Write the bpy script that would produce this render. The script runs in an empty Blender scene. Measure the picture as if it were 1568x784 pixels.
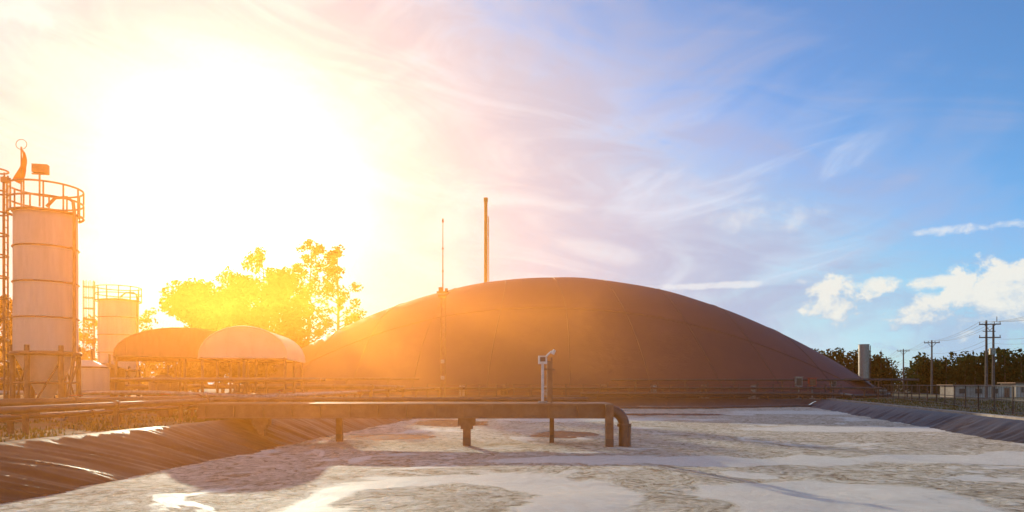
import bpy, math, random
import numpy as np
from mathutils import Vector, Matrix, noise as mn
random.seed(7); np.random.seed(7)
scene=bpy.context.scene
R=math.radians

# ------------------------------------------------------------ materials
def mat(name,col,col2=None,rough=.6,metal=0,scale=3,bump=0.0,bscale=20,trans=0,thr=(.35,.65),spec=.5,stretch=(1,1,1),det=4):
    m=bpy.data.materials.new(name); m.use_nodes=True
    nt=m.node_tree; N=nt.nodes; L=nt.links
    b=N['Principled BSDF']; b.inputs['Roughness'].default_value=rough; b.inputs['Metallic'].default_value=metal
    b.inputs['Specular IOR Level'].default_value=spec
    tc=N.new('ShaderNodeTexCoord'); mp=N.new('ShaderNodeMapping'); mp.inputs['Scale'].default_value=stretch
    L.new(tc.outputs['Object'],mp.inputs['Vector'])
    n=N.new('ShaderNodeTexNoise'); n.inputs['Scale'].default_value=scale; n.inputs['Detail'].default_value=det; n.inputs['Roughness'].default_value=.65
    L.new(mp.outputs[0],n.inputs['Vector'])
    r=N.new('ShaderNodeValToRGB'); r.color_ramp.elements[0].position=thr[0]; r.color_ramp.elements[1].position=thr[1]
    if col2 is None: col2=tuple(c*.6 for c in col)
    r.color_ramp.elements[0].color=(*col2,1); r.color_ramp.elements[1].color=(*col,1)
    L.new(n.outputs[0],r.inputs[0]); L.new(r.outputs[0],b.inputs['Base Color'])
    if bump:
        n2=N.new('ShaderNodeTexNoise'); n2.inputs['Scale'].default_value=bscale; n2.inputs['Detail'].default_value=4
        L.new(mp.outputs[0],n2.inputs['Vector'])
        bp=N.new('ShaderNodeBump'); bp.inputs['Distance'].default_value=bump; L.new(n2.outputs[0],bp.inputs['Height']); L.new(bp.outputs[0],b.inputs['Normal'])
    if trans:
        d=N.new('ShaderNodeBsdfDiffuse'); L.new(r.outputs[0],d.inputs[0])
        t=N.new('ShaderNodeBsdfTranslucent'); L.new(r.outputs[0],t.inputs[0])
        mx=N.new('ShaderNodeMixShader'); mx.inputs[0].default_value=trans
        L.new(d.outputs[0],mx.inputs[1]); L.new(t.outputs[0],mx.inputs[2]); L.new(mx.outputs[0],N['Material Output'].inputs['Surface'])
        N.remove(b)
    return m
M_silo=mat('silo_paint',(.64,.48,.36),(.54,.38,.27),.5,0,1.0,stretch=(3,3,.4))
M_steel=mat('galv_steel',(.35,.34,.32),(.2,.17,.14),.45,.6,6)
M_rust=mat('rusty_steel',(.22,.10,.055),(.11,.045,.022),.6,.1,4)
M_dark=mat('dark_pipe',(.05,.04,.035),(.02,.018,.016),.45,0,5)
M_pipe=mat('brown_pipe',(.22,.10,.05),(.12,.05,.025),.5,.0,2)
M_yel=mat('yellow_steel',(.75,.42,.08),(.62,.32,.05),.6,0,2)
M_white=mat('white_paint',(.70,.65,.60),(.5,.45,.38),.5,0,3)
M_wall=mat('rendered_wall',(.45,.41,.36),(.30,.26,.22),.8,0,1)
M_red=mat('red_paint',(.5,.05,.03),(.3,.03,.02),.5,0,3)
M_flag=mat('flag_cloth',(.6,.10,.03),(.45,.06,.02),.8,0,3,trans=.4)
M_roof=mat('roof_sheet',(.30,.10,.06),(.20,.07,.04),.6,.0,2,stretch=(1,6,1))
M_gable=mat('pale_sheet',(.62,.48,.35),(.52,.40,.28),.6,0,1)
M_conc=mat('concrete',(.36,.32,.28),(.22,.19,.17),.85,0,2,.01,12)
M_leaf=mat('foliage',(.045,.040,.014),(.022,.02,.009),.6,0,.9,trans=.10,det=2)
M_leafd=mat('foliage_dark',(.05,.075,.022),(.016,.028,.010),.7,0,.35,trans=.15,det=2)
M_grass=mat('grass_blades',(.10,.12,.03),(.10,.07,.03),.7,0,.5,trans=.3,det=2)
M_bark=mat('bark',(.14,.09,.06),(.07,.045,.03),.9,0,4)
M_pole=mat('pole_concrete',(.12,.10,.09),(.06,.055,.05),.8,0,3)
M_wire=mat('wire',(.06,.06,.06),(.04,.04,.04),.5)
M_liner=mat('black_liner',(.055,.034,.022),(.026,.017,.012),.5,0,1.5,.006,6,spec=.25)
M_ground=mat('ground_grass',(.11,.11,.035),(.16,.10,.055),.95,0,.35,.06,6,thr=(.42,.56))
M_dome=mat('dome_membrane',(.145,.044,.036),(.088,.027,.023),.62,0,.08,.05,.7,thr=(.3,.7),spec=.28)
M_seam=mat('dome_seam',(.065,.022,.018),(.045,.016,.013),.6,0,1)

# ------------------------------------------------------------ mesh builder
class MB:
    def __init__(s): s.v=[];s.f=[];s.m=[];s.mats=[];s.sm=[]
    def mi(s,m):
        if m not in s.mats: s.mats.append(m)
        return s.mats.index(m)
    def add(s,vs,fs,m,smooth=False):
        o=len(s.v); s.v+= [tuple(x) for x in vs]; k=s.mi(m)
        for f in fs: s.f.append([i+o for i in f]); s.m.append(k); s.sm.append(smooth)
    def cyl(s,p0,p1,r0,m,r1=None,n=12,caps=True):
        if r1 is None:r1=r0
        p0=Vector(p0);p1=Vector(p1);d=(p1-p0).normalized()
        a=d.orthogonal().normalized();b=d.cross(a)
        vs=[];
        for p,r in((p0,r0),(p1,r1)):
            for i in range(n):
                t=2*math.pi*i/n; vs.append(p+a*(r*math.cos(t))+b*(r*math.sin(t)))
        s.add(vs,[(i,(i+1)%n,n+(i+1)%n,n+i) for i in range(n)],m,True)
        if caps:
            s.add(vs,[tuple(range(n))[::-1],tuple(range(n,2*n))],m)
    def tube(s,pts,r,m,n=8,closed=False):
        pts=[Vector(p) for p in pts]; k=len(pts); vs=[]
        pa=None
        for i,p in enumerate(pts):
            if closed: d=(pts[(i+1)%k]-pts[i-1])
            else: d=pts[min(i+1,k-1)]-pts[max(i-1,0)]
            d.normalize()
            if pa is None: a=d.orthogonal().normalized()
            else: a=(pa-d*pa.dot(d)).normalized()
            pa=a;b=d.cross(a)
            for j in range(n):
                t=2*math.pi*j/n; vs.append(p+a*(r*math.cos(t))+b*(r*math.sin(t)))
        fs=[]
        for i in range(k if closed else k-1):
            i2=(i+1)%k
            for j in range(n): fs.append((i*n+j,i*n+(j+1)%n,i2*n+(j+1)%n,i2*n+j))
        s.add(vs,fs,m,True)
        if not closed: s.add(vs,[tuple(range(n))[::-1],tuple(range((k-1)*n,k*n))],m)
    def box(s,c,sz,m,rz=0):
        cx,cy,cz=c; x,y,z=[q/2 for q in sz]; ca,sa=math.cos(rz),math.sin(rz)
        vs=[]
        for dz in(-z,z):
            for dx,dy in((-x,-y),(x,-y),(x,y),(-x,y)):
                vs.append((cx+dx*ca-dy*sa,cy+dx*sa+dy*ca,cz+dz))
        s.add(vs,[(3,2,1,0),(4,5,6,7),(0,1,5,4),(1,2,6,5),(2,3,7,6),(3,0,4,7)],m)
    def ring(s,c,r,rt,m,n=32,a0=0,a1=2*math.pi):
        full=abs(a1-a0-2*math.pi)<1e-6
        k=n if full else n+1
        pts=[(c[0]+r*math.cos(a0+(a1-a0)*i/n),c[1]+r*math.sin(a0+(a1-a0)*i/n),c[2]) for i in range(k)]
        s.tube(pts,rt,m,6,closed=full)
    def obj(s,name):
        me=bpy.data.meshes.new(name); me.from_pydata(s.v,[],s.f)
        for m in s.mats: me.materials.append(m)
        me.polygons.foreach_set('material_index',s.m); me.polygons.foreach_set('use_smooth',s.sm); me.update()
        o=bpy.data.objects.new(name,me); scene.collection.objects.link(o); return o

# ------------------------------------------------------------ ground & pond
rim=[(-13.7,3,1.02),(17,3,.7),(36,80,.65),(-5.6,80,1.02)]
foam=[(-11.6,5.2,0),(15.6,5.2,0),(33.2,77,0),(-4.3,77,0)]
def lerp(a,b,t): return tuple(a[i]+(b[i]-a[i])*t for i in range(len(a)))
g=MB()
nseg=24
inner=[];mid=[];far=[];hor=[]
outc=[(-150,-60,.95),(170,-60,.7),(220,300,.65),(-190,300,.95)]
horc=[(-4000,-3000,.8),(4000,-3000,.8),(4000,5000,.8),(-4000,5000,.8)]
for e in range(4):
    for i in range(nseg):
        t=i/nseg
        p=lerp(rim[e],rim[(e+1)%4],t); inner.append(p)
        o=lerp(outc[e],outc[(e+1)%4],t)
        q=lerp(p,o,.06); mid.append((q[0],q[1],q[2]))
        far.append(o); hor.append(lerp(horc[e],horc[(e+1)%4],t))
n=len(inner)
vs=inner+mid+far+hor
fs=[]
for k in range(3):
    for i in range(n):
        j=(i+1)%n; fs.append((k*n+i,(k+1)*n+i,(k+1)*n+j,k*n+j))
fs=[f[::-1] for f in fs]
g.add(vs,fs,M_ground)
go=g.obj('ground')
ln=MB()
def strip(a0,a1,b0,b1,outdir,nu,nv,lip=.45):
    vs=[]
    L=(Vector(a1)-Vector(a0)).length
    for i in range(nu+1):
        t=i/nu; A=Vector(lerp(a0,a1,t)); B=Vector(lerp(b0,b1,t)); B.z=0
        dirv=(B-A)
        sx=t*L
        nrm=dirv.cross((Vector(a1)-Vector(a0))).normalized()
        if nrm.z<0:nrm=-nrm
        for j in range(-2,nv+1):
            if j<0:
                p=A+Vector(outdir)*(-j/2*lip); p.z+=.02+.02*mn.noise((sx*1.5,j,3))+(.05 if j==-1 else 0)
            else:
                w=j/nv*1.5; p=A+dirv*w; p.z+=.03
                amp=.06*(.35+min(1,w*2.0))
                x=sx+.6*mn.noise((sx*.3,w*.8,1))+w*1.1
                f=1.1*mn.noise((x*1.1,w*.5,0))+.8*(.5-abs(mn.noise((x*2.3,w*.8,5)))*2.2)+.22*(.4-abs(mn.noise((x*5,w*2,9)))*2)
                p=p+nrm*(f*amp)
            vs.append(p)
    m=nv+3
    fs=[(i*m+j,(i+1)*m+j,(i+1)*m+j+1,i*m+j+1) for i in range(nu) for j in range(m-1)]
    ln.add(vs,fs,M_liner,True)
def E(i): return rim[i],rim[(i+1)%4],foam[i],foam[(i+1)%4]
for e,od,nu,nv in((3,(-1,0,0),1100,26),(1,(1,-.2,0),600,12),(2,(0,1,0),200,8),(0,(0,-1,0),120,8)):
    a0,a1,b0,b1=E(e); strip(a0,a1,b0,b1,od,nu,nv)
ln.obj('pond_liner')

# foam surface
fm=bpy.data.materials.new('foam_scum'); fm.use_nodes=True
nt=fm.node_tree;N=nt.nodes;L=nt.links;b=N['Principled BSDF']
tc=N.new('ShaderNodeTexCoord')
def noi(scale,detail=5,dist=0,rough=.55):
    q=N.new('ShaderNodeTexNoise'); q.inputs['Scale'].default_value=scale;q.inputs['Detail'].default_value=detail
    q.inputs['Distortion'].default_value=dist;q.inputs['Roughness'].default_value=rough
    return q
def ramp(stops,src):
    r=N.new('ShaderNodeValToRGB'); el=r.color_ramp.elements
    while len(el)<len(stops): el.new(.5)
    for e_,(p,c) in zip(el,stops): e_.position=p; e_.color=(*c,1)
    L.new(src,r.inputs[0]); return r
def math_(op,*a,clamp=False):
    q=N.new('ShaderNodeMath'); q.operation=op; q.use_clamp=clamp
    for i,x in enumerate(a):
        if isinstance(x,(int,float)): q.inputs[i].default_value=x
        else: L.new(x,q.inputs[i])
    return q.outputs[0]
P=tc.outputs['Object']
big=noi(.26,4,1.2,.55); L.new(P,big.inputs['Vector'])
wv=N.new('ShaderNodeVectorMath'); wv.operation='MULTIPLY_ADD'; L.new(big.outputs['Color'],wv.inputs[0]); wv.inputs[1].default_value=(5,5,0); L.new(P,wv.inputs[2])
crust=noi(2.3,7,.4,.74); L.new(wv.outputs[0],crust.inputs['Vector'])
vor=N.new('ShaderNodeTexVoronoi'); vor.inputs['Scale'].default_value=5.5
wv2=N.new('ShaderNodeVectorMath'); wv2.operation='MULTIPLY_ADD'; L.new(crust.outputs['Color'],wv2.inputs[0]); wv2.inputs[1].default_value=(.5,.5,0); L.new(P,wv2.inputs[2]); L.new(wv2.outputs[0],vor.inputs['Vector'])
wp=N.new('ShaderNodeVectorMath'); wp.operation='MULTIPLY_ADD'; L.new(big.outputs['Color'],wp.inputs[0]); wp.inputs[1].default_value=(3.2,3.2,0); L.new(P,wp.inputs[2])
sp=N.new('ShaderNodeSeparateXYZ'); L.new(wp.outputs[0],sp.inputs[0])
def pool(x,y,rx,ry,soft=.18):
    a=math_('DIVIDE',math_('SUBTRACT',sp.outputs[0],x+1.6),rx); c=math_('DIVIDE',math_('SUBTRACT',sp.outputs[1],y+1.6),ry)
    d2=math_('ADD',math_('MULTIPLY',a,a),math_('MULTIPLY',c,c))
    q=N.new('ShaderNodeMapRange'); q.interpolation_type='SMOOTHSTEP'; L.new(d2,q.inputs[0]); q.inputs[1].default_value=1+soft; q.inputs[2].default_value=1-soft; return q.outputs[0]
m0=ramp([(.585,(0,0,0)),(.61,(1,1,1))],big.outputs[0]).outputs[0]
sm=m0
for a in((-1.0,15.2,3.8,4.4),(7.0,15.4,3.0,2.4),(6,22.3,7.5,1.2),(17,23,5,1.6),(20,38,8,2.4),(5,48,6,2.4),(25,60,6,4)): sm=math_('MAXIMUM',sm,pool(*a))
for a in((-1.5,14.8,1.9,2.2),(-3.6,19.2,2.5,.6)): sm=math_('MULTIPLY',sm,math_('SUBTRACT',1,pool(*a)))
wm=pool(-6.2,32,2.8,1.8)
for a in((2.5,34,1.8,2.5),(-4,44,2.4,4),(12,56,6,2),(3,64,8,3)): wm=math_('MAXIMUM',wm,pool(*a))
wm=math_('MULTIPLY',wm,math_('GREATER_THAN',math_('ADD',crust.outputs[0],math_('MULTIPLY',wm,.2)),.60))
smooth_col=ramp([(.30,(.62,.51,.39)),(.5,(.70,.59,.47)),(.68,(.78,.68,.56))],crust.outputs[0])
cc=math_('ADD',crust.outputs[0],math_('MULTIPLY',math_('SUBTRACT',.45,vor.outputs['Distance']),.14))
crust_col=ramp([(.36,(.24,.15,.08)),(.43,(.46,.34,.22)),(.50,(.64,.51,.37)),(.58,(.76,.64,.50)),(.70,(.86,.77,.64))],cc)
mix=N.new('ShaderNodeMix'); mix.data_type='RGBA'; L.new(sm,mix.inputs[0]); L.new(crust_col.outputs[0],mix.inputs[6]); L.new(smooth_col.outputs[0],mix.inputs[7])
mix2=N.new('ShaderNodeMix'); mix2.data_type='RGBA'; L.new(wm,mix2.inputs[0]); L.new(mix.outputs[2],mix2.inputs[6]); mix2.inputs[7].default_value=(.06,.035,.018,1)
L.new(mix2.outputs[2],b.inputs['Base Color'])
inv=math_('SUBTRACT',1,sm)
h1=math_('MULTIPLY',crust.outputs[0],math_('MULTIPLY_ADD',inv,1.3,.22))
h2=math_('MULTIPLY_ADD',vor.outputs['Distance'],math_('MULTIPLY_ADD',inv,-.36,-.03),h1)
h4=math_('MULTIPLY_ADD',sm,.55,h2)
h5=math_('MULTIPLY',h4,math_('SUBTRACT',1,wm))
bp=N.new('ShaderNodeBump'); bp.inputs['Distance'].default_value=.13; bp.inputs['Strength'].default_value=1; L.new(h5,bp.inputs['Height']); L.new(bp.outputs[0],b.inputs['Normal'])
L.new(math_('ADD',math_('MULTIPLY',wm,-.5),math_('MULTIPLY_ADD',inv,.12,.64)),b.inputs['Roughness']); b.inputs['Specular IOR Level'].default_value=.3
fo=MB()
nx,ny=90,260
vs=[]
F0=(-13,4.2);F1=(17,4.2);F2=(35.2,79);F3=(-5.2,79)
for j in range(ny+1):
    tj=(j/ny)**1.6
    for i in range(nx+1):
        a=lerp(F0,F1,i/nx);c=lerp(F3,F2,i/nx); p=lerp(a,c,tj); vs.append((p[0],p[1],.05*mn.noise((p[0]*.5,p[1]*.5,0))+.02*mn.noise((p[0]*1.6,p[1]*1.6,0))))
fo.add(vs,[(j*(nx+1)+i,j*(nx+1)+i+1,(j+1)*(nx+1)+i+1,(j+1)*(nx+1)+i) for j in range(ny) for i in range(nx)],fm,True)
fo.obj('foam_water')

# ------------------------------------------------------------ gas dome
DC=(6.9,116.0);DA=52.5;DB=34.5;DH=19.4;DZ=.9;PN=2.25
def domez(u,v):
    r=(abs(u)**PN+abs(v)**PN)**(1/PN)
    r=min(r,1); 
    return DZ+DH*(1-r**1.95)
def dn(u,v): return .22*mn.noise((u*7,v*5,0))*(1-min(1,(abs(u)**PN+abs(v)**PN)**(1/PN)))
d=MB(); nr,na=70,200
vs=[(DC[0],DC[1],domez(0,0))]
for i in range(1,nr+1):
    for j in range(na):
        t=2*math.pi*j/na; k=(abs(math.cos(t))**PN+abs(math.sin(t))**PN)**(-1/PN)
        rr_=i/nr; u=math.cos(t)*k*rr_; v=math.sin(t)*k*rr_
        vs.append((DC[0]+u*DA,DC[1]+v*DB,domez(u,v)+dn(u,v)))
fs=[(0,1+j,1+(j+1)%na) for j in range(na)]
for i in range(nr-1):
    for j in range(na):
        a=1+i*na+j;b2=1+i*na+(j+1)%na; fs.append((a,a+na,b2+na,b2))
o=len(vs); 
for j in range(na):
    x,y,z=vs[1+(nr-1)*na+j]; vs.append((x,y,.3))
for j in range(na):
    a=1+(nr-1)*na+j;b2=1+(nr-1)*na+(j+1)%na; fs.append((a,o+j,o+(j+1)%na,b2))
d.add(vs,fs,M_dome,True)
def dpath(f,k=60):
    out=[]
    for i in range(k+1):
        u,v=f(i/k)
        out.append((DC[0]+u*DA,DC[1]+v*DB,domez(u,v)+.02+dn(u,v)))
    return out
for c in(-.86,-.7,-.53,-.36,-.18,0,.18,.36,.53,.7,.86):
    lim=(1-abs(c)**PN)**(1/PN)
    d.tube(dpath(lambda t:(c*(1-.12*math.sin(t*math.pi))+.012*math.sin(t*9+c*7),-lim+2*lim*t)),.055,M_seam,5)
for c in(-.62,-.1,.4):
    lim=(1-abs(c)**PN)**(1/PN)
    d.tube(dpath(lambda t:(-lim+2*lim*t,c+.03*math.sin(t*5))),.06,M_seam,5)
rimp=[(DC[0]+math.cos(t)*DA*1.005*(abs(math.cos(t))**PN+abs(math.sin(t))**PN)**(-1/PN),DC[1]+math.sin(t)*DB*1.005*(abs(math.cos(t))**PN+abs(math.sin(t))**PN)**(-1/PN),DZ+.05) for t in np.linspace(0,2*math.pi,120,endpoint=False)]
d.tube(rimp,.22,M_dark,8,closed=True)
d.obj('biogas_dome')

# ------------------------------------------------------------ silos
def silo(name,X,Y,rad,zt,zb,ground,detail=True):
    s=MB()
    s.cyl((X,Y,zb),(X,Y,zt),rad,M_silo,n=48)
    s.cyl((X,Y,zt),(X,Y,zt+.22),rad*.98,M_silo,rad*.25,n=40)
    for i in range(5):
        z=zb+(zt-zb)*i/4
        s.ring((X,Y,z),rad+.02,.035,M_rust,40)
    s.cyl((X,Y,zb-1.9),(X,Y,zb),.2,M_silo,rad,n=40)
    s.cyl((X,Y,ground),(X,Y,zb-1.9),.2,M_steel)
    for i in range(6):
        t=math.pi/6+i*math.pi/3; x=X+math.cos(t)*rad;y=Y+math.sin(t)*rad
        s.cyl((x,y,ground),(x,y,zb+.3),.10,M_rust,n=8); s.box((x,y,ground+.06),(.45,.45,.12),M_conc)
        t2=t+math.pi/3; x2=X+math.cos(t2)*rad;y2=Y+math.sin(t2)*rad
        s.cyl((x,y,ground+.3),(x2,y2,zb-.3),.04,M_rust,n=6); s.cyl((x,y,zb-1.2),(x2,y2,zb-1.2),.05,M_rust,n=6)
    s.ring((X,Y,zb-.02),rad+.05,.10,M_rust,40)
    rr=rad+.18
    s.ring((X,Y,zt-.05),rr,.05,M_rust,40)
    for zz in(.5,1.05): s.ring((X,Y,zt+zz),rr,.04,M_rust,40)
    for i in range(12):
        t=2*math.pi*i/12; x=X+math.cos(t)*rr;y=Y+math.sin(t)*rr; s.cyl((x,y,zt-.1),(x,y,zt+1.05),.035,M_rust,n=6)
    t=math.pi*1.12
    lx=X+math.cos(t)*(rad+.25);ly=Y+math.sin(t)*(rad+.25)
    ty=(-math.sin(t),math.cos(t))
    for sgn in(-.22,.22): s.cyl((lx+ty[0]*sgn,ly+ty[1]*sgn,ground),(lx+ty[0]*sgn,ly+ty[1]*sgn,zt+1.5),.035,M_rust,n=6)
    z=ground+.3
    while z<zt+.9:
        s.cyl((lx+ty[0]*.22,ly+ty[1]*.22,z),(lx-ty[0]*.22,ly-ty[1]*.22,z),.02,M_rust,n=5); z+=.3
    cxx=lx+math.cos(t)*.35;cyy=ly+math.sin(t)*.35
    z=ground+2.4
    while z<zt+1.6:
        s.ring((cxx,cyy,z),.42,.035,M_rust,16); z+=.85
    for i in range(7):
        a=t-1.9+3.8*i/6; s.cyl((cxx+.42*math.cos(a),cyy+.42*math.sin(a),ground+2.4),(cxx+.42*math.cos(a),cyy+.42*math.sin(a),zt+1.5),.024,M_rust,n=5)
    px=X+rad+.22; 
    s.tube([(X+rad*.2,Y-.3,zt+.25),(X+rad*.5,Y-.3,zt+.6),(px-.3,Y-.3,zt+.62),(px-.05,Y-.3,zt+.45),(px,Y-.3,zt),(px,Y-.3,zb),(px-.15,Y-.4,ground+1.2),(px+.3,Y-.8,ground+.4)],.065,M_rust,8)
    for z in np.linspace(zb,zt,5): s.box((X+rad+.1,Y-.3,z),(.3,.06,.06),M_rust)
    if detail:
        s.cyl((X+.35,Y-.9,zt+.1),(X+.35,Y-.9,zt+1.45),.035,M_rust,n=6)
        s.box((X+.42,Y-.95,zt+1.58),(.55,.22,.32),M_rust,.2); s.box((X+.42,Y-.95,zt+1.37),(.62,.05,.05),M_rust,.2)
        s.cyl((X-.45,Y-.8,zt),(X-.45,Y-.8,zt+2.5),.03,M_rust,n=6)
        s.tube([(X-.45+.22*math.cos(a),Y-.8,zt+2.6+.2*math.sin(a)) for a in np.linspace(0,2*math.pi,14,endpoint=False)],.014,M_rust,5,closed=True)
        fv=[]
        for i in range(9):
            for j in range(5):
                w=j/4; h=i/8
                fv.append((X-.42+w*(.10+.22*math.sin(h*2.4))-.35*h*h,Y-.8+.08*math.sin(w*9+h*5),zt+2.4-h*1.25-w*.12))
        s.add(fv,[(i*5+j,i*5+j+1,(i+1)*5+j+1,(i+1)*5+j) for i in range(8) for j in range(4)],M_flag,True)
        s.box((X-1.0,Y-.9,zt+1.15),(.28,.2,.2),M_rust)
    return s.obj(name)
silo('storage_silo',-19.1,28,1.12,9.45,3.75,1.0)
silo('storage_silo',-31.7,55,1.45,9.2,3.6,1.0,False)
def smalltank(name,X,Y,r,z0,z1,m):
    s=MB(); s.cyl((X,Y,z0),(X,Y,z1),r,m,n=28); s.cyl((X,Y,z1),(X,Y,z1+.35),r,m,r*.3,n=28)
    s.ring((X,Y,z1),r+.02,.04,M_rust,28); s.ring((X,Y,(z0+z1)/2),r+.02,.03,M_rust,28)
    s.cyl((X+r*.3,Y,z1),(X+r*.3,Y,z1+.9),.06,M_rust,n=8); s.box((X,Y-r-.1,z0+.5),(.5,.2,.5),M_rust); s.box((X,Y,z0-.04),(r*2.3,r*2.3,.14),M_conc)
    s.obj(name)
smalltank('process_tank',-20.6,33,1.0,1.05,3.3,M_silo)
smalltank('process_tank',-24.5,41,1.1,1.05,3.4,M_rust)
smalltank('process_tank',-20.4,40,.8,1.05,2.7,M_pipe)

# ------------------------------------------------------------ arched canopies
def canopy(name,X,Y,w,l,ze,za,rz,m,gm):
    s=MB(); k=16; ca,sa=math.cos(rz),math.sin(rz)
    def T(x,y,z): return (X+x*ca-y*sa,Y+x*sa+y*ca,z)
    for dz in(0,-.06):
        vs=[]
        for i in range(k+1):
            a=math.pi*i/k; x=-math.cos(a)*w/2; z=ze+(za-ze)*math.sin(a)**.9+dz
            vs+= [T(x,-l/2,z),T(x,l/2,z)]
        s.add(vs,[(2*i,2*i+1,2*i+3,2*i+2) for i in range(k)],m,True)
    for yy in((-l/2+.02,l/2-.02)):
        arc=[T(-math.cos(math.pi*i/k)*w/2,yy,ze+(za-ze)*math.sin(math.pi*i/k)**.9-.03) for i in range(k+1)]
        s.tube(arc,.05,gm,6); s.cyl(arc[0],arc[-1],.05,M_rust)
        s.add(arc,[tuple(range(k+1))],gm)
        for i in range(3,k-2,3): s.cyl(arc[i],T(-math.cos(math.pi*i/k)*w/2,yy,ze),.02,gm,n=6)
    for x in(-w/2+.15,0,w/2-.15):
        for y in(-l/2+.2,0,l/2-.2): s.cyl(T(x,y,.95),T(x,y,ze+.02),.08,M_rust,n=8)
    for x in(-w/2+.15,w/2-.15): s.cyl(T(x,-l/2,ze),T(x,l/2,ze),.06,M_rust,n=8)
    s.box(T(-w*.2,0,1.5),(1.2,1.4,1.0),M_rust,rz); s.box(T(w*.22,.5,1.35),(.9,1.0,.7),M_steel,rz)
    s.cyl(T(-w*.3,-1,1.5),T(w*.3,-1,1.5),.2,M_dark)
    return s.obj(name)
canopy('arched_canopy',-15.0,40,4.6,6,3.9,5.65,R(8),M_gable,M_gable)
canopy('arched_canopy',-21.4,44,7.4,8,4.1,5.85,R(30),M_roof,M_roof)

# ------------------------------------------------------------ pipework, left bank
def pipe_run(name,pts,r,m,sup=4.0,zg=1.0,fl=6.0):
    s=MB(); s.tube(pts,r,m,10)
    for a,b_ in zip(pts[:-1],pts[1:]):
        a=Vector(a);b_=Vector(b_);Ln=(b_-a).length; dd=(b_-a)/Ln
        if abs(dd.z)>.5: continue
        q=sup/2
        while q<Ln:
            p=a+dd*q
            s.box((p.x,p.y,(p.z+zg-.1)/2),(.12,.12,max(.05,p.z-r-zg+.1)),M_rust)
            s.box((p.x,p.y,p.z-r-.03),(.5,.5,.06) ,M_rust); q+=sup
        q=fl/3
        while q<Ln:
            p=a+dd*q; s.cyl(p-dd*.05,p+dd*.05,r*1.45,m,n=12); q+=fl
    return s.obj(name)
pipe_run('process_pipe',[(-16,-2,1.72),(-13.2,32,1.78),(-12.9,35,1.78)],.11,M_pipe)
pipe_run('process_pipe',[(-16.8,-2,1.5),(-14,33,1.5),(-13.2,46,1.5)],.085,M_dark,5)
pipe_run('process_pipe',[(-24,22,1.7),(-17.5,24,1.85),(-14.4,29,1.85),(-12.2,55,1.85),(-8,78,2.0)],.14,M_pipe)
pipe_run('process_pipe',[(-30,31,2.1),(-16,31,2.1),(-11.6,31.6,1.9),(-11.4,50,1.9)],.10,M_steel)
pipe_run('process_pipe',[(-45,50,2.3),(-11,50,2.3),(-9.5,60,2.2)],.16,M_pipe)
pipe_run('process_pipe',[(-40,38,1.45),(-13,38,1.45)],.16,M_dark)
pipe_run('process_pipe',[(-50,66,3.0),(-9,66,3.0)],.12,M_rust)
s=MB()
for x in np.arange(-26,-10,4):
    for y in(34.5,36): s.cyl((x,y,1),(x,y,2.6),.07,M_rust,n=8)
    s.cyl((x,34.2,2.6),(x,36.3,2.6),.07,M_rust,n=8)
for y,r in((34.5,.07),(34.9,.11),(35.4,.06),(35.9,.09)): s.cyl((-28,y,2.72),(-9.8,y,2.72),r,M_pipe)
s.obj('pipe_rack')
def valve(X,Y,z):
    s=MB(); s.box((X,Y,(z+1)/2),(.5,.4,z-1),M_rust); s.cyl((X-.4,Y,z),(X+.4,Y,z),.17,M_pipe); s.cyl((X,Y,z),(X,Y,z+.5),.05,M_steel)
    s.ring((X,Y,z+.5),.2,.025,M_red,16); s.cyl((X-.2,Y,z+.5),(X+.2,Y,z+.5),.015,M_red); s.cyl((X-.42,Y,z),(X-.36,Y,z),.24,M_pipe); s.cyl((X+.36,Y,z),(X+.42,Y,z),.24,M_pipe)
    s.obj('valve')
for x,y in((-17.2,27),(-15.5,30.5),(-19,33),(-13.5,42),(-16,47),(-21,30)): valve(x,y,1.55)

# ------------------------------------------------------------ pier over the pond
s=MB()
X0,X1=-12.6,4.0
s.box(((X0+X1)/2,27.45,1.40),(X1-X0,.10,.56),M_pipe)
s.box(((X0+X1)/2,27.38,1.655),(X1-X0,.2,.05),M_pipe); s.box(((X0+X1)/2,27.38,1.145),(X1-X0,.2,.05),M_pipe)
s.box(((X0+X1)/2,29.4,1.42),(X1-X0,.10,.5),M_pipe)
for x in np.arange(X0+.3,X1,1.15):
    s.box((x,28.42,1.4),(.08,1.82,.3),M_rust)
    s.box((x,27.36,1.4),(.05,.10,.44),M_pipe)
s.box(((X0+X1)/2,28.4,1.70),(X1-X0,2.1,.04),M_pipe)
def post(x,y,w,zt=1.12,cap=True):
    s.box((x,y,zt/2-.6),(w,w,zt+1.2),M_rust)
    if cap:
        s.box((x,y,zt-.14),(w*2.3,w*1.6,.28),M_rust); s.box((x,y,zt-.36),(w*1.6,w*1.3,.16),M_rust)
    s.box((x,y,.18),(w*1.04,w*1.04,.3),M_dark)
post(-1.83,27.7,.30); post(1.7,29.2,.19,1.2,False); post(-7.5,29.7,.26,1.2,False); 
post(-10.2,27.8,.28)
post(3.86,27.1,.30,1.7,False)
el=[(1.5,28.0,1.45),(3.9,27.6,1.45)]+[(3.9+.62*math.sin(a),27.55,.83+.62*math.cos(a)) for a in np.linspace(.15,math.pi/2,8)]+[(4.52,27.5,-.8)]
s.tube(el,.22,M_dark,14)
s.cyl((4.52,27.5,.78),(4.52,27.5,.9),.29,M_dark,n=16)
s.cyl((4.78,27.55,-.8),(4.78,27.55,.9),.035,M_steel,n=6)
s.cyl((X0,28.9,1.85),(X1-.8,28.9,1.85),.09,M_pipe)
s.obj('pond_pier')
s=MB()
x,y=1.27,28.3
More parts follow.
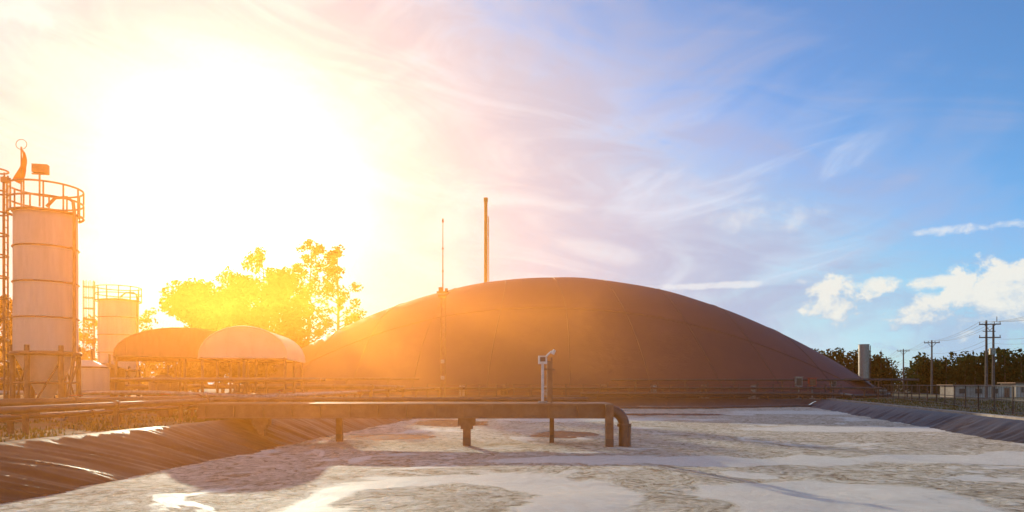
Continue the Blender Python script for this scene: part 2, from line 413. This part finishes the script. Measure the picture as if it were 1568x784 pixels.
s.cyl((x,y,1.7),(x,y,3.45),.06,M_white); s.box((x,y-.02,3.5),(.36,.22,.34),M_white); s.box((x,y-.15,3.52),(.22,.03,.18),M_dark)
s.box((x,y,1.76),(.35,.35,.06),M_steel)
s.tube([(x+.12,y+.1,3.6),(x+.22,y+.1,3.72),(x+.36,y+.1,3.85),(x+.46,y+.1,3.84)],.04,M_white)
s.cyl((x+.42,y+.1,3.74),(x+.50,y+.1,3.92),.07,M_white)
s.box((x+.30,y+.2,2.6),(.22,.18,1.7),M_pipe); s.cyl((x+.38,y+.2,1.7),(x+.38,y+.2,3.6),.04,M_rust)
s.box((x+.25,y+.15,3.1),(.5,.1,.08),M_rust)
s.obj('monitoring_post')

# ------------------------------------------------------------ mast, stack
s=MB()
x,y=-7.7,76
tri=[(.28,0),(-.2,.25),(-.2,-.25)]
zs=np.arange(1,12.6,.7)
for k_ in range(3):
    a=tri[k_]; 
    for i in range(len(zs)-1):
        mm=M_rust
        s.cyl((x+a[0],y+a[1],zs[i]),(x+a[0],y+a[1],zs[i+1]),.055,mm,n=6,caps=False)
        c_=tri[(k_+1)%3]; s.cyl((x+a[0],y+a[1],zs[i]),(x+c_[0],y+c_[1],zs[i+1]),.03,mm,n=5,caps=False)
for z in(3.2,5.0): s.box((x,y-.3,z),(.40,.05,.4),M_conc)
s.box((x,y,12.7),(1.3,.9,.12),M_rust); s.box((x-.2,y,13.0),(.5,.4,.5),M_rust); s.box((x+.4,y,12.95),(.3,.5,.35),M_dark); s.box((x-.05,y,12.3),(.9,.5,.3),M_rust)
s.cyl((x,y,12.7),(x,y,20.6),.075,M_rust,.04,n=8); s.cyl((x,y,20.5),(x,y,20.9),.12,M_rust,.08,n=8)
for z in(15,17.5): s.cyl((x,y,z),(x,y,z+.15),.11,M_rust,n=8)
s.obj('lightning_mast')
s=MB()
x,y=-5.9,153; 
s.cyl((x,y,.8),(x,y,43.5),.44,M_yel,.40,n=16); s.cyl((x,y,43.3),(x,y,44.2),.5,M_yel,n=16)
for dx,dy in((.8,-.4),(.8,.4)): s.cyl((x+dx,y+dy,.8),(x+dx*.8,y+dy,40),.08,M_yel,n=6)
for z in np.arange(2,39.5,1.0):
    s.cyl((x+.75,y-.4,z),(x+.75,y+.4,z),.05,M_yel,n=5); s.cyl((x+.3,y-.2,z),(x+.75,y-.4,z+.5),.06,M_yel,n=5); s.cyl((x+.75,y-.4,z+.5),(x+.3,y-.2,z+1),.06,M_yel,n=5)
s.obj('flare_stack')
s=MB()
x,y=67,130
s.cyl((x,y,.6),(x,y,10.0),.95,M_steel,n=28); 
for z in(2.5,4.5,6.5,8.5,10): s.ring((x,y,z),.97,.05,M_steel,28)
s.box((x,y,.8),(2.6,2.6,.4),M_conc); s.cyl((x+1.1,y-.2,.6),(x+1.1,y-.2,9.8),.05,M_dark,n=6); s.cyl((x+.95,y-.6,.6),(x+.95,y-.6,9.8),.05,M_dark,n=6)
s.obj('steel_chimney')

# ------------------------------------------------------------ fences
def fence(name,pts,h,step,zg,mesh=True):
    s=MB()
    for (x0,y0),(x1,y1) in zip(pts[:-1],pts[1:]):
        Ln=math.hypot(x1-x0,y1-y0); k=max(1,int(Ln/step))
        for i in range(k+1):
            t=i/k; X=x0+(x1-x0)*t;Y=y0+(y1-y0)*t
            s.cyl((X,Y,zg-.1),(X,Y,zg+h),.055,M_dark,n=6)
        for z in(.15,h*.5,h-.03): s.cyl((x0,y0,zg+z),(x1,y1,zg+z),.03,M_dark,n=5)
        if mesh:
            kk=int(Ln/.5)
            for i in range(kk):
                t=i/kk; X=x0+(x1-x0)*t;Y=y0+(y1-y0)*t; s.cyl((X,Y,zg+.15),(X,Y,zg+h),.011,M_dark,n=4,caps=False)
    s.obj(name)
fence('wire_fence',[(20,14),(32.8,48),(39.8,64),(50,92),(58,120)],1.75,3.6,.65)
fence('handrail',[(-10,80.6),(37,80.6),(40.5,84)],1.7,2.0,.8,False)
pipe_run('process_pipe',[(-12,81.3,2.0),(44,81.3,2.0)],.14,M_dark,4)
pipe_run('process_pipe',[(8,79.6,1.35),(34,79.9,1.35),(38,79,1.3),(37,74,1.2)],.2,M_dark,4,.7)
pipe_run('process_pipe',[(12,82.5,3.0),(50,84,3.0)],.12,M_dark,6,.7)
for i,x in enumerate((-6,-1,4,11,17,23,29)):
    s=MB(); s.cyl((x,81.9,.8),(x,81.9,2.3),.35,M_rust if i%2 else M_steel,n=14); s.cyl((x,81.9,2.3),(x,81.9,2.5),.35,M_rust,.1,n=14); s.cyl((x+.5,81.9,.8),(x+.5,81.9,2.7),.06,M_dark); s.box((x,81.9,.8),(1,1,.15),M_conc); s.obj('condensate_drum')
s=MB(); 
s.tube([(-2+36*t,70.5+5.5*math.cos(t*6.283)*.6+1.5*math.sin(t*3),.08) for t in np.linspace(0,1,50)],.16,M_dark,8)
s.obj('floating_boom')
def kerb(name,a,b_,w,h,zg):
    s=MB(); L_=math.hypot(b_[0]-a[0],b_[1]-a[1]); rz=math.atan2(b_[1]-a[1],b_[0]-a[0])
    k=int(L_/3)
    for i in range(k):
        t=(i+.5)/k; s.box((a[0]+(b_[0]-a[0])*t,a[1]+(b_[1]-a[1])*t,zg+h/2-.05),(L_/k-.02,w,h+.1),M_conc,rz)
    s.obj(name)
kerb('concrete_kerb',(18.5,5),(37.6,81.2),.45,.14,.66)
def cbox(name,X,Y,zg,w,h,m,m2):
    s=MB(); s.box((X,Y,zg+.75),(.14,.14,1.5),M_steel); s.box((X,Y,zg+1.5+h/2),(w,.35,h),m); s.box((X,Y-.19,zg+1.5+h/2),(w*.8,.03,h*.8),m2); s.box((X,Y,zg+1.5+h+.04),(w*1.25,.5,.07),m); s.box((X,Y,zg+.05),(.5,.5,.1),M_conc); s.obj(name)
cbox('control_box',34.5,82.2,.7,.8,1.1,M_steel,M_dark)
cbox('control_box',36.4,82.8,.7,.9,1.0,M_red,M_rust)
cbox('control_box',40.0,85,.7,.6,.7,M_steel,M_dark)
s=MB()
for x in(46,50.5,55): 
    for y in(95,99): s.cyl((x,y,.6),(x,y,3.1),.08,M_dark,n=8)
s.box((50.5,97,3.2),(10.5,5.2,.16),M_dark); s.box((50.5,94.5,3.05),(10.5,.1,.2),M_steel); s.box((48,97,1.3),(1.8,1.4,1.2),M_rust); s.cyl((50,97,1.5),(53,97,1.5),.5,M_steel)
s.obj('pump_shelter')
def lowb(name,X,Y,w,d_,h,zg=.6):
    s=MB(); s.box((X,Y,zg+h/2),(w,d_,h),M_wall)
    s.box((X,Y,zg+h+.06),(w+.6,d_+.6,.12),M_rust)
    for i in range(int(w/2.2)):
        x=X-w/2+1.2+i*2.2; s.box((x,Y-d_/2-.01,zg+h*.55),(.9,.06,h*.38),M_dark); s.box((x,Y-d_/2-.03,zg+h*.34),(1.05,.1,.06),M_conc)
    s.box((X+w/2-.7,Y-d_/2-.015,zg+h*.4),(.7,.05,h*.8),M_rust); s.obj(name)
lowb('low_building',64.5,95,8,3,1.7); lowb('low_building',75,97,9,3,2.0)

# ------------------------------------------------------------ power line
poles=[(50,58,1),(61.6,88,2),(73.8,120,1),(86,150,1),(110,202,1)]
att=[]
for (x,y,kind) in poles:
    s=MB(); zt={2:10.7}.get(kind,10.2)
    dx=.9 if kind==2 else 0
    for q in ((-dx/2,dx/2) if kind==2 else (0,)):
        s.cyl((x+q,y,.5),(x+q,y,zt-(0 if q<=0 else .5)),.19,M_pole,.11,n=10)
    for z in (zt-.5,zt-2.2) if kind==2 else (zt-.45,):
        s.box((x,y,z),(2.5,.12,.14),M_pole,-.2)
        for q in(-1.15,-.5,.5,1.15): s.cyl((x+q,y-q*.2,z+.05),(x+q,y-q*.2,z+.32),.05,M_conc,n=8)
    for q in(-.75,.75): s.cyl((x,y,zt-1.3),(x+q,y,zt-.5),.035,M_pole,n=6)
    if kind==2:
        s.box((x+.1,y-.3,zt-4),(.55,.5,.8),M_steel); s.cyl((x+.9,y,zt-.2),(x+.9,y,zt+.5),.04,M_pole); s.box((x-.1,y,zt-1.4),(1.6,.1,.1),M_pole)
    s.obj('utility_pole'); att.append([(x+q,y-q*.2,zt-.15) for q in(-1.15,-.5,.5,1.15)]+[(x,y,zt-2.3),(x+.05,y,zt-2.9)])
w=MB()
for a,b_ in zip(att[:-1],att[1:]):
    for p,q in zip(a,b_):
        w.tube([(p[0]+(q[0]-p[0])*t,p[1]+(q[1]-p[1])*t,p[2]+(q[2]-p[2])*t-2.6*t*(1-t)) for t in np.linspace(0,1,14)],.017,M_wire,4)
w.obj('power_line')

# ------------------------------------------------------------ trees
def leafquads(centers,sizes,per,ls,mb,m,flat=.75):
    vs=[];fs=[]
    for c,sz in zip(centers,sizes):
        k=max(4,int(per*sz*sz))
        P=np.random.normal(size=(k,3)); P/=np.linalg.norm(P,axis=1)[:,None]; P*=(np.random.rand(k,1)**.45)*sz; P[:,2]*=flat; P+=np.array(c)
        A=np.random.normal(size=(k,3));A/=np.linalg.norm(A,axis=1)[:,None]
        B=np.cross(A,np.random.normal(size=(k,3)));B/=np.linalg.norm(B,axis=1)[:,None]
        S=ls*(.6+.8*np.random.rand(k,1)); o=len(vs)
        V=np.stack([P-A*S,P+B*S*.5,P+A*S,P-B*S*.5],1).reshape(-1,3)
        vs+=V.tolist(); fs+=[(o+4*i,o+4*i+1,o+4*i+2,o+4*i+3) for i in range(k)]
    mb.add(vs,fs,m)
def tree(x,y,z0,H,Rw,base=.3,dens=1,ls=.3,nl=14,m=M_leaf,seed=0,name='broadleaf_tree',clump=.3):
    rnd=random.Random(seed); s=MB()
    pts=[];px,py=x,y
    for i in range(8):
        t=i/7; pts.append((px,py,z0-.2+H*.93*t)); px+=rnd.uniform(-.02,.02)*H; py+=rnd.uniform(-.02,.02)*H
    r0=H*.014+.08
    for i in range(7): s.cyl(pts[i],pts[i+1],r0*(1-i/7.5),M_bark,r0*(1-(i+1)/7.5),n=8,caps=False)
    cs=[];sz=[]
    for i in range(nl):
        t=base+(1-base)*(i+.5)/nl*.95; k=t*7; a=Vector(pts[min(6,int(k))]).lerp(Vector(pts[min(7,int(k)+1)]),k-int(k))
        prof=math.sin(min(1,(t-base)/(1-base)*.85+.18)*math.pi)**.6
        ang=rnd.uniform(0,6.28); l=Rw*prof*rnd.uniform(.55,1.05)
        e=a+Vector((math.cos(ang)*l,math.sin(ang)*l,l*.45+rnd.uniform(0,.05)*H)); mid=a.lerp(e,.5)+Vector((0,0,-.06*l))
        rr=r0*.4*(1-t*.6)
        s.cyl(a,mid,rr,M_bark,rr*.7,n=5,caps=False); s.cyl(mid,e,rr*.7,M_bark,rr*.25,n=5,caps=False)
        for c,sc in((e,1),(mid,.75),(a.lerp(e,.78)+Vector((rnd.uniform(-1,1),rnd.uniform(-1,1),rnd.uniform(-.5,1)))*Rw*.22,.8)):
            cs.append(tuple(c)); sz.append(Rw*clump*sc*rnd.uniform(.7,1.25))
            tip=Vector(c)+Vector((rnd.uniform(-1,1),rnd.uniform(-1,1),rnd.uniform(0,1)))*Rw*clump*.7
            s.cyl(c,tip,rr*.3,M_bark,rr*.12,n=4,caps=False)
    cs.append(pts[-1]); sz.append(Rw*clump)
    leafquads(cs,sz,26*dens,ls,s,m)
    return s.obj(name)
tree(-43.5,94,1,15.8,4.9,.08,3.0,.28,26,seed=1,clump=.42)
tree(-38.0,98,1,17.0,4.6,.10,2.8,.28,26,seed=2,clump=.42)
tree(-36.4,112,1,20.5,5.2,.12,2.2,.3,24,seed=3,clump=.4)
tree(-50,118,1,18,6,.12,2.2,.3,22,seed=12,clump=.4)
tree(-54,150,1,33,5.5,.2,.9,.36,28,seed=4,clump=.28,name='eucalyptus_tree')
tree(-46.5,152,1,36,5.6,.2,.9,.36,36,seed=5,clump=.25,name='eucalyptus_tree')
tree(-39.0,154,1,35,5.6,.2,.9,.36,36,seed=6,clump=.25,name='eucalyptus_tree')
tree(-60,150,1,28,6,.2,1.0,.33,24,seed=7,clump=.30,name='eucalyptus_tree')
tree(-49,92,1,12,3.2,.2,.7,.25,16,seed=8,clump=.26)
tree(-53,88,1,10.5,3.5,.2,.8,.25,16,seed=9,clump=.3)
tree(-62,90,1,10,4.5,.1,1.6,.28,18,seed=10,clump=.4)
tree(-34,46,1,7.5,2.6,.1,2.0,.2,16,seed=11,clump=.4)
def conifer(x,y,z0,H,Rw,seed):
    rnd=random.Random(seed); s=MB(); s.cyl((x,y,z0-.2),(x,y,z0+H),.22,M_bark,.03,n=8)
    cs=[];sz=[]
    for i in range(22):
        t=.12+.86*i/22; r=Rw*(1-t)**.8
        for j in range(6):
            a=rnd.uniform(0,6.28); l=r*rnd.uniform(.6,1.1); e=(x+math.cos(a)*l,y+math.sin(a)*l,z0+H*t-.1*l)
            s.cyl((x,y,z0+H*t),e,.05,M_bark,.015,n=4,caps=False); cs.append(((x+e[0])/2,(y+e[1])/2,e[2])); sz.append(.2+r*.35)
    leafquads(cs,sz,22,.22,s,M_leafd,.6); s.obj('conifer_tree')
conifer(93,172,.6,10.5,3,3)
def treeline(name,path,hfun,depth,per,cl,ls,seed,m=M_leafd):
    rnd=random.Random(seed); s=MB(); cs=[];sz=[]
    for (x0,y0),(x1,y1) in zip(path[:-1],path[1:]):
        L_=math.hypot(x1-x0,y1-y0); k=int(L_/(cl*.7))
        for i in range(k):
            t=i/k; 
            for dd in range(depth):
                X=x0+(x1-x0)*t+rnd.uniform(-1,1)*cl*.6; Y=y0+(y1-y0)*t+dd*cl*1.3+rnd.uniform(-1,1)*cl
                H=hfun(X,Y)*(.85+.3*abs(mn.noise((X*.13,Y*.1,seed)))+rnd.uniform(-.05,.10))
                s.cyl((X,Y,.3),(X+rnd.uniform(-.3,.3),Y,H*.85),.16,M_bark,.06,n=5,caps=False)
                z=H
                while z>cl*.6:
                    cs.append((X+rnd.uniform(-.5,.5)*cl,Y+rnd.uniform(-.5,.5)*cl,z-cl*.5)); sz.append(cl*rnd.uniform(.6,1.05)*(.8 if z==H else 1)); z-=cl*.7
    leafquads(cs,sz,per,ls,s,m,.9); return s.obj(name)
treeline('distant_trees',[(56,158),(85,150)],lambda X,Y:11.4-(X-62)*.11,2,22,1.7,.36,1)
treeline('distant_trees',[(77,128),(135,132)],lambda X,Y:8.6+max(0,(X-82))*.07,2,20,2.0,.42,2)
treeline('distant_trees',[(90,230),(190,235)],lambda X,Y:8.0,1,12,2.4,.55,3)
treeline('distant_trees',[(-190,140),(-60,130)],lambda X,Y:9.5,1,7,2.6,.5,4)
treeline('distant_trees',[(-340,260),(-60,260)],lambda X,Y:12,1,3,4,.9,5)
treeline('distant_trees',[(180,300),(420,290)],lambda X,Y:12,1,3,4,.9,6)
gr=MB(); vs=[];fs=[]
for k_ in range(22000):
    if random.random()<.55:
        y=random.uniform(12,60); xr=-13.7+(y-3)*.105; x=xr-.5-random.random()**1.5*9; z=1.0
    else:
        y=random.uniform(25,85); xr=17+(y-3)*.247; x=xr+1.2+random.random()**1.2*16; z=.65
    if mn.noise((x*.5,y*.5,0))<-.12: continue
    h=random.uniform(.05,.20); a=random.uniform(0,3.14); w_=.02+.012*y/20; o=len(vs)
    vs+=[(x-math.cos(a)*w_,y-math.sin(a)*w_,z),(x+math.cos(a)*w_,y+math.sin(a)*w_,z),(x+random.uniform(-.06,.06),y+random.uniform(-.06,.06),z+h)]
    fs.append((o,o+1,o+2))
gr.add(vs,fs,M_grass); gr.obj('grass')

# ------------------------------------------------------------ haze (orange scatter volume added to imitate the lens's warm veiling glare)
hz=bpy.data.materials.new('glare_haze'); hz.use_nodes=True; nt=hz.node_tree; nt.nodes.remove(nt.nodes['Principled BSDF'])
vsn=nt.nodes.new('ShaderNodeVolumeScatter'); vsn.inputs['Color'].default_value=(1,.33,.05,1); vsn.inputs['Density'].default_value=.0058; vsn.inputs['Anisotropy'].default_value=.76
nt.links.new(vsn.outputs[0],nt.nodes['Material Output'].inputs['Volume'])
h=MB(); h.box((-36,38,5.5),(88,90,11),hz); h.obj('glare_haze')

# ------------------------------------------------------------ sun
az=R(-21.8); elv=R(13.8)
S=Vector((math.sin(az)*math.cos(elv),math.cos(az)*math.cos(elv),math.sin(elv)))
sl=bpy.data.lights.new('sun','SUN'); sl.energy=4.8; sl.angle=R(.5); sl.color=(1,.78,.52)
so=bpy.data.objects.new('sun',sl); scene.collection.objects.link(so); so.rotation_euler=S.to_track_quat('Z','Y').to_euler()

# ------------------------------------------------------------ world
W=bpy.data.worlds.new('World'); scene.world=W; W.use_nodes=True
nt=W.node_tree;N=nt.nodes;L=nt.links
bg=N['Background']; bg.inputs[1].default_value=.1
def mth(op,*a,clamp=False):
    q=N.new('ShaderNodeMath'); q.operation=op; q.use_clamp=clamp
    for i,x in enumerate(a):
        if isinstance(x,(int,float)): q.inputs[i].default_value=x
        else: L.new(x,q.inputs[i])
    return q.outputs[0]
def sstep(x,a,b_):
    q=N.new('ShaderNodeMapRange'); q.interpolation_type='SMOOTHSTEP'; L.new(x,q.inputs[0]); q.inputs[1].default_value=a;q.inputs[2].default_value=b_; return q.outputs[0]
def mixc(f,a,b_):
    q=N.new('ShaderNodeMix'); q.data_type='RGBA'; 
    if isinstance(f,(int,float)): q.inputs[0].default_value=f
    else: L.new(f,q.inputs[0])
    for i,x in((6,a),(7,b_)):
        if isinstance(x,tuple): q.inputs[i].default_value=(*x,1)
        else: L.new(x,q.inputs[i])
    return q.outputs[2]
def addc(a,col,f):
    q=N.new('ShaderNodeVectorMath'); q.operation='MULTIPLY_ADD'
    q.inputs[0].default_value=col; cb=N.new('ShaderNodeCombineXYZ'); 
    for i in range(3): L.new(f,cb.inputs[i])
    L.new(cb.outputs[0],q.inputs[1]); L.new(a,q.inputs[2]); return q.outputs[0]
sky=N.new('ShaderNodeTexSky'); sky.sky_type='NISHITA'; sky.sun_disc=False; sky.sun_elevation=elv; sky.sun_rotation=az
sky.air_density=1.0; sky.dust_density=.4; sky.ozone_density=1.5
tc=N.new('ShaderNodeTexCoord'); sp=N.new('ShaderNodeSeparateXYZ'); L.new(tc.outputs['Generated'],sp.inputs[0])
u=mth('ARCTAN2',sp.outputs[0],sp.outputs[1]); v=mth('ARCSINE',sp.outputs[2])
dt=N.new('ShaderNodeVectorMath'); dt.operation='DOT_PRODUCT'; L.new(tc.outputs['Generated'],dt.inputs[0]); dt.inputs[1].default_value=S
om=mth('SUBTRACT',1,dt.outputs['Value'])
def nz(su,sv,detail=6,dist=0,off=(0,0),rot=0,rough=.6):
    cb=N.new('ShaderNodeCombineXYZ'); L.new(u,cb.inputs[0]); L.new(v,cb.inputs[1])
    m1=N.new('ShaderNodeMapping'); m1.inputs['Rotation'].default_value=(0,0,rot); L.new(cb.outputs[0],m1.inputs[0])
    m2=N.new('ShaderNodeMapping'); m2.inputs['Scale'].default_value=(su,sv,1); m2.inputs['Location'].default_value=(off[0],off[1],0); L.new(m1.outputs[0],m2.inputs[0])
    q=N.new('ShaderNodeTexNoise'); q.noise_dimensions='2D'; q.inputs['Scale'].default_value=1; q.inputs['Detail'].default_value=detail; q.inputs['Distortion'].default_value=dist; q.inputs['Roughness'].default_value=rough
    L.new(m2.outputs[0],q.inputs['Vector']); return q.outputs[0]
K=10
base=N.new('ShaderNodeVectorMath'); base.operation='MULTIPLY'; L.new(sky.outputs[0],base.inputs[0]); base.inputs[1].default_value=(.70,1.25,1.80)
bmin=N.new('ShaderNodeVectorMath'); bmin.operation='MINIMUM'; L.new(base.outputs[0],bmin.inputs[0]); bmin.inputs[1].default_value=(9,9,9)
col=bmin.outputs[0]
n1=nz(2.2,5,4,.6,(1,2),R(-15)); n2=nz(4,15,5,.8,(4,1),R(12))
s_=mth('ADD',u,mth('MULTIPLY',v,1.15))
s2=mth('ADD',s_,mth('ADD',mth('MULTIPLY',mth('SUBTRACT',n1,.5),.9),mth('MULTIPLY',mth('SUBTRACT',n2,.5),.6)))
veil=mth('SUBTRACT',1,sstep(s2,.30,.95))
veil=mth('MULTIPLY',veil,.93)
tex=sstep(mth('ADD',mth('MULTIPLY',n1,.4),mth('MULTIPLY',n2,.6)),.38,.62)
vcool=mixc(tex,(.46*K,.49*K,.70*K),(.70*K,.68*K,.81*K))
vwarm=mixc(tex,(.68*K,.62*K,.61*K),(.86*K,.79*K,.73*K))
vcol=mixc(mth('EXPONENT',mth('MULTIPLY',om,-9)),vcool,vwarm)
col=mixc(veil,col,vcol)
wi=sstep(nz(4,17,7,.5,(2,9),R(-12),.62),.46,.84)
reg=mth('MULTIPLY',mth('MULTIPLY',sstep(u,.05,.25),mth('SUBTRACT',1,sstep(u,.40,.54))),mth('SUBTRACT',1,sstep(v,.30,.42)))
col=mixc(mth('MULTIPLY',mth('MULTIPLY',wi,reg),.75),col,(.82*K,.86*K,.97*K))
cn=nz(20,27,9,.15,(.9,.6),0,.62)
nn=mth('MULTIPLY',mth('SUBTRACT',cn,.5),4.6)
def blob(uc,vc,ru,rv,soft=.5):
    a=mth('DIVIDE',mth('SUBTRACT',u,uc),ru); b_=mth('DIVIDE',mth('SUBTRACT',v,vc),rv)
    d2=mth('ADD',mth('MULTIPLY',a,a),mth('MULTIPLY',b_,b_))
    return sstep(mth('ADD',mth('SUBTRACT',1.15,d2),nn),0,soft)
bl=[blob(.61,.070,.12,.050,1.0),blob(.640,.108,.08,.042,.7),blob(.445,.108,.048,.028,.8),blob(.53,.126,.11,.010,1.2)]
st=[blob(.60,.187,.07,.007,1.2),blob(.665,.25,.03,.010,1.2),blob(.28,.137,.13,.005,1.6),blob(.36,.225,.08,.022,3),blob(-.63,.42,.06,.03,2)]
def mx(l):
    r=l[0]
    for q in l[1:]: r=mth('MAXIMUM',r,q)
    return r
shade=sstep(mth('ADD',cn,mth('MULTIPLY',mth('SUBTRACT',v,.09),5)),.36,.66)
ccol=mixc(shade,(.42*K,.56*K,.74*K),(1.0*K,.92*K,.80*K))
col=mixc(mth('MULTIPLY',mx(bl),.92),col,ccol)
col=mixc(mth('MULTIPLY',mx(st),.7),col,(.95*K,.90*K,.88*K))
hzf=mth('MULTIPLY',mth('EXPONENT',mth('MULTIPLY',mth('ABSOLUTE',v),-9)),.32)
col=mixc(hzf,col,(.55*K,.70*K,.88*K))
def ex(A,k): return mth('MULTIPLY',mth('EXPONENT',mth('MULTIPLY',om,-1/k)),A)
col=addc(col,(1*K,.92*K,.70*K),ex(2.2,.0075)); col=addc(col,(1*K,.76*K,.26*K),ex(.22,.06))
L.new(col,bg.inputs[0])
try:
    W.cycles.sampling_method='MANUAL'; W.cycles.sample_map_resolution=512
except Exception as e: print(e)

# ------------------------------------------------------------ camera
cam=bpy.data.cameras.new('camera'); cam.lens=24; cam.sensor_width=36; cam.shift_y=.125; cam.clip_end=12000; cam.clip_start=.1
co=bpy.data.objects.new('camera',cam); scene.collection.objects.link(co); co.location=(0,0,2.5); co.rotation_euler=(R(90),0,0)
scene.camera=co
scene.view_settings.view_transform='Standard'; scene.view_settings.look='None'; scene.view_settings.exposure=0
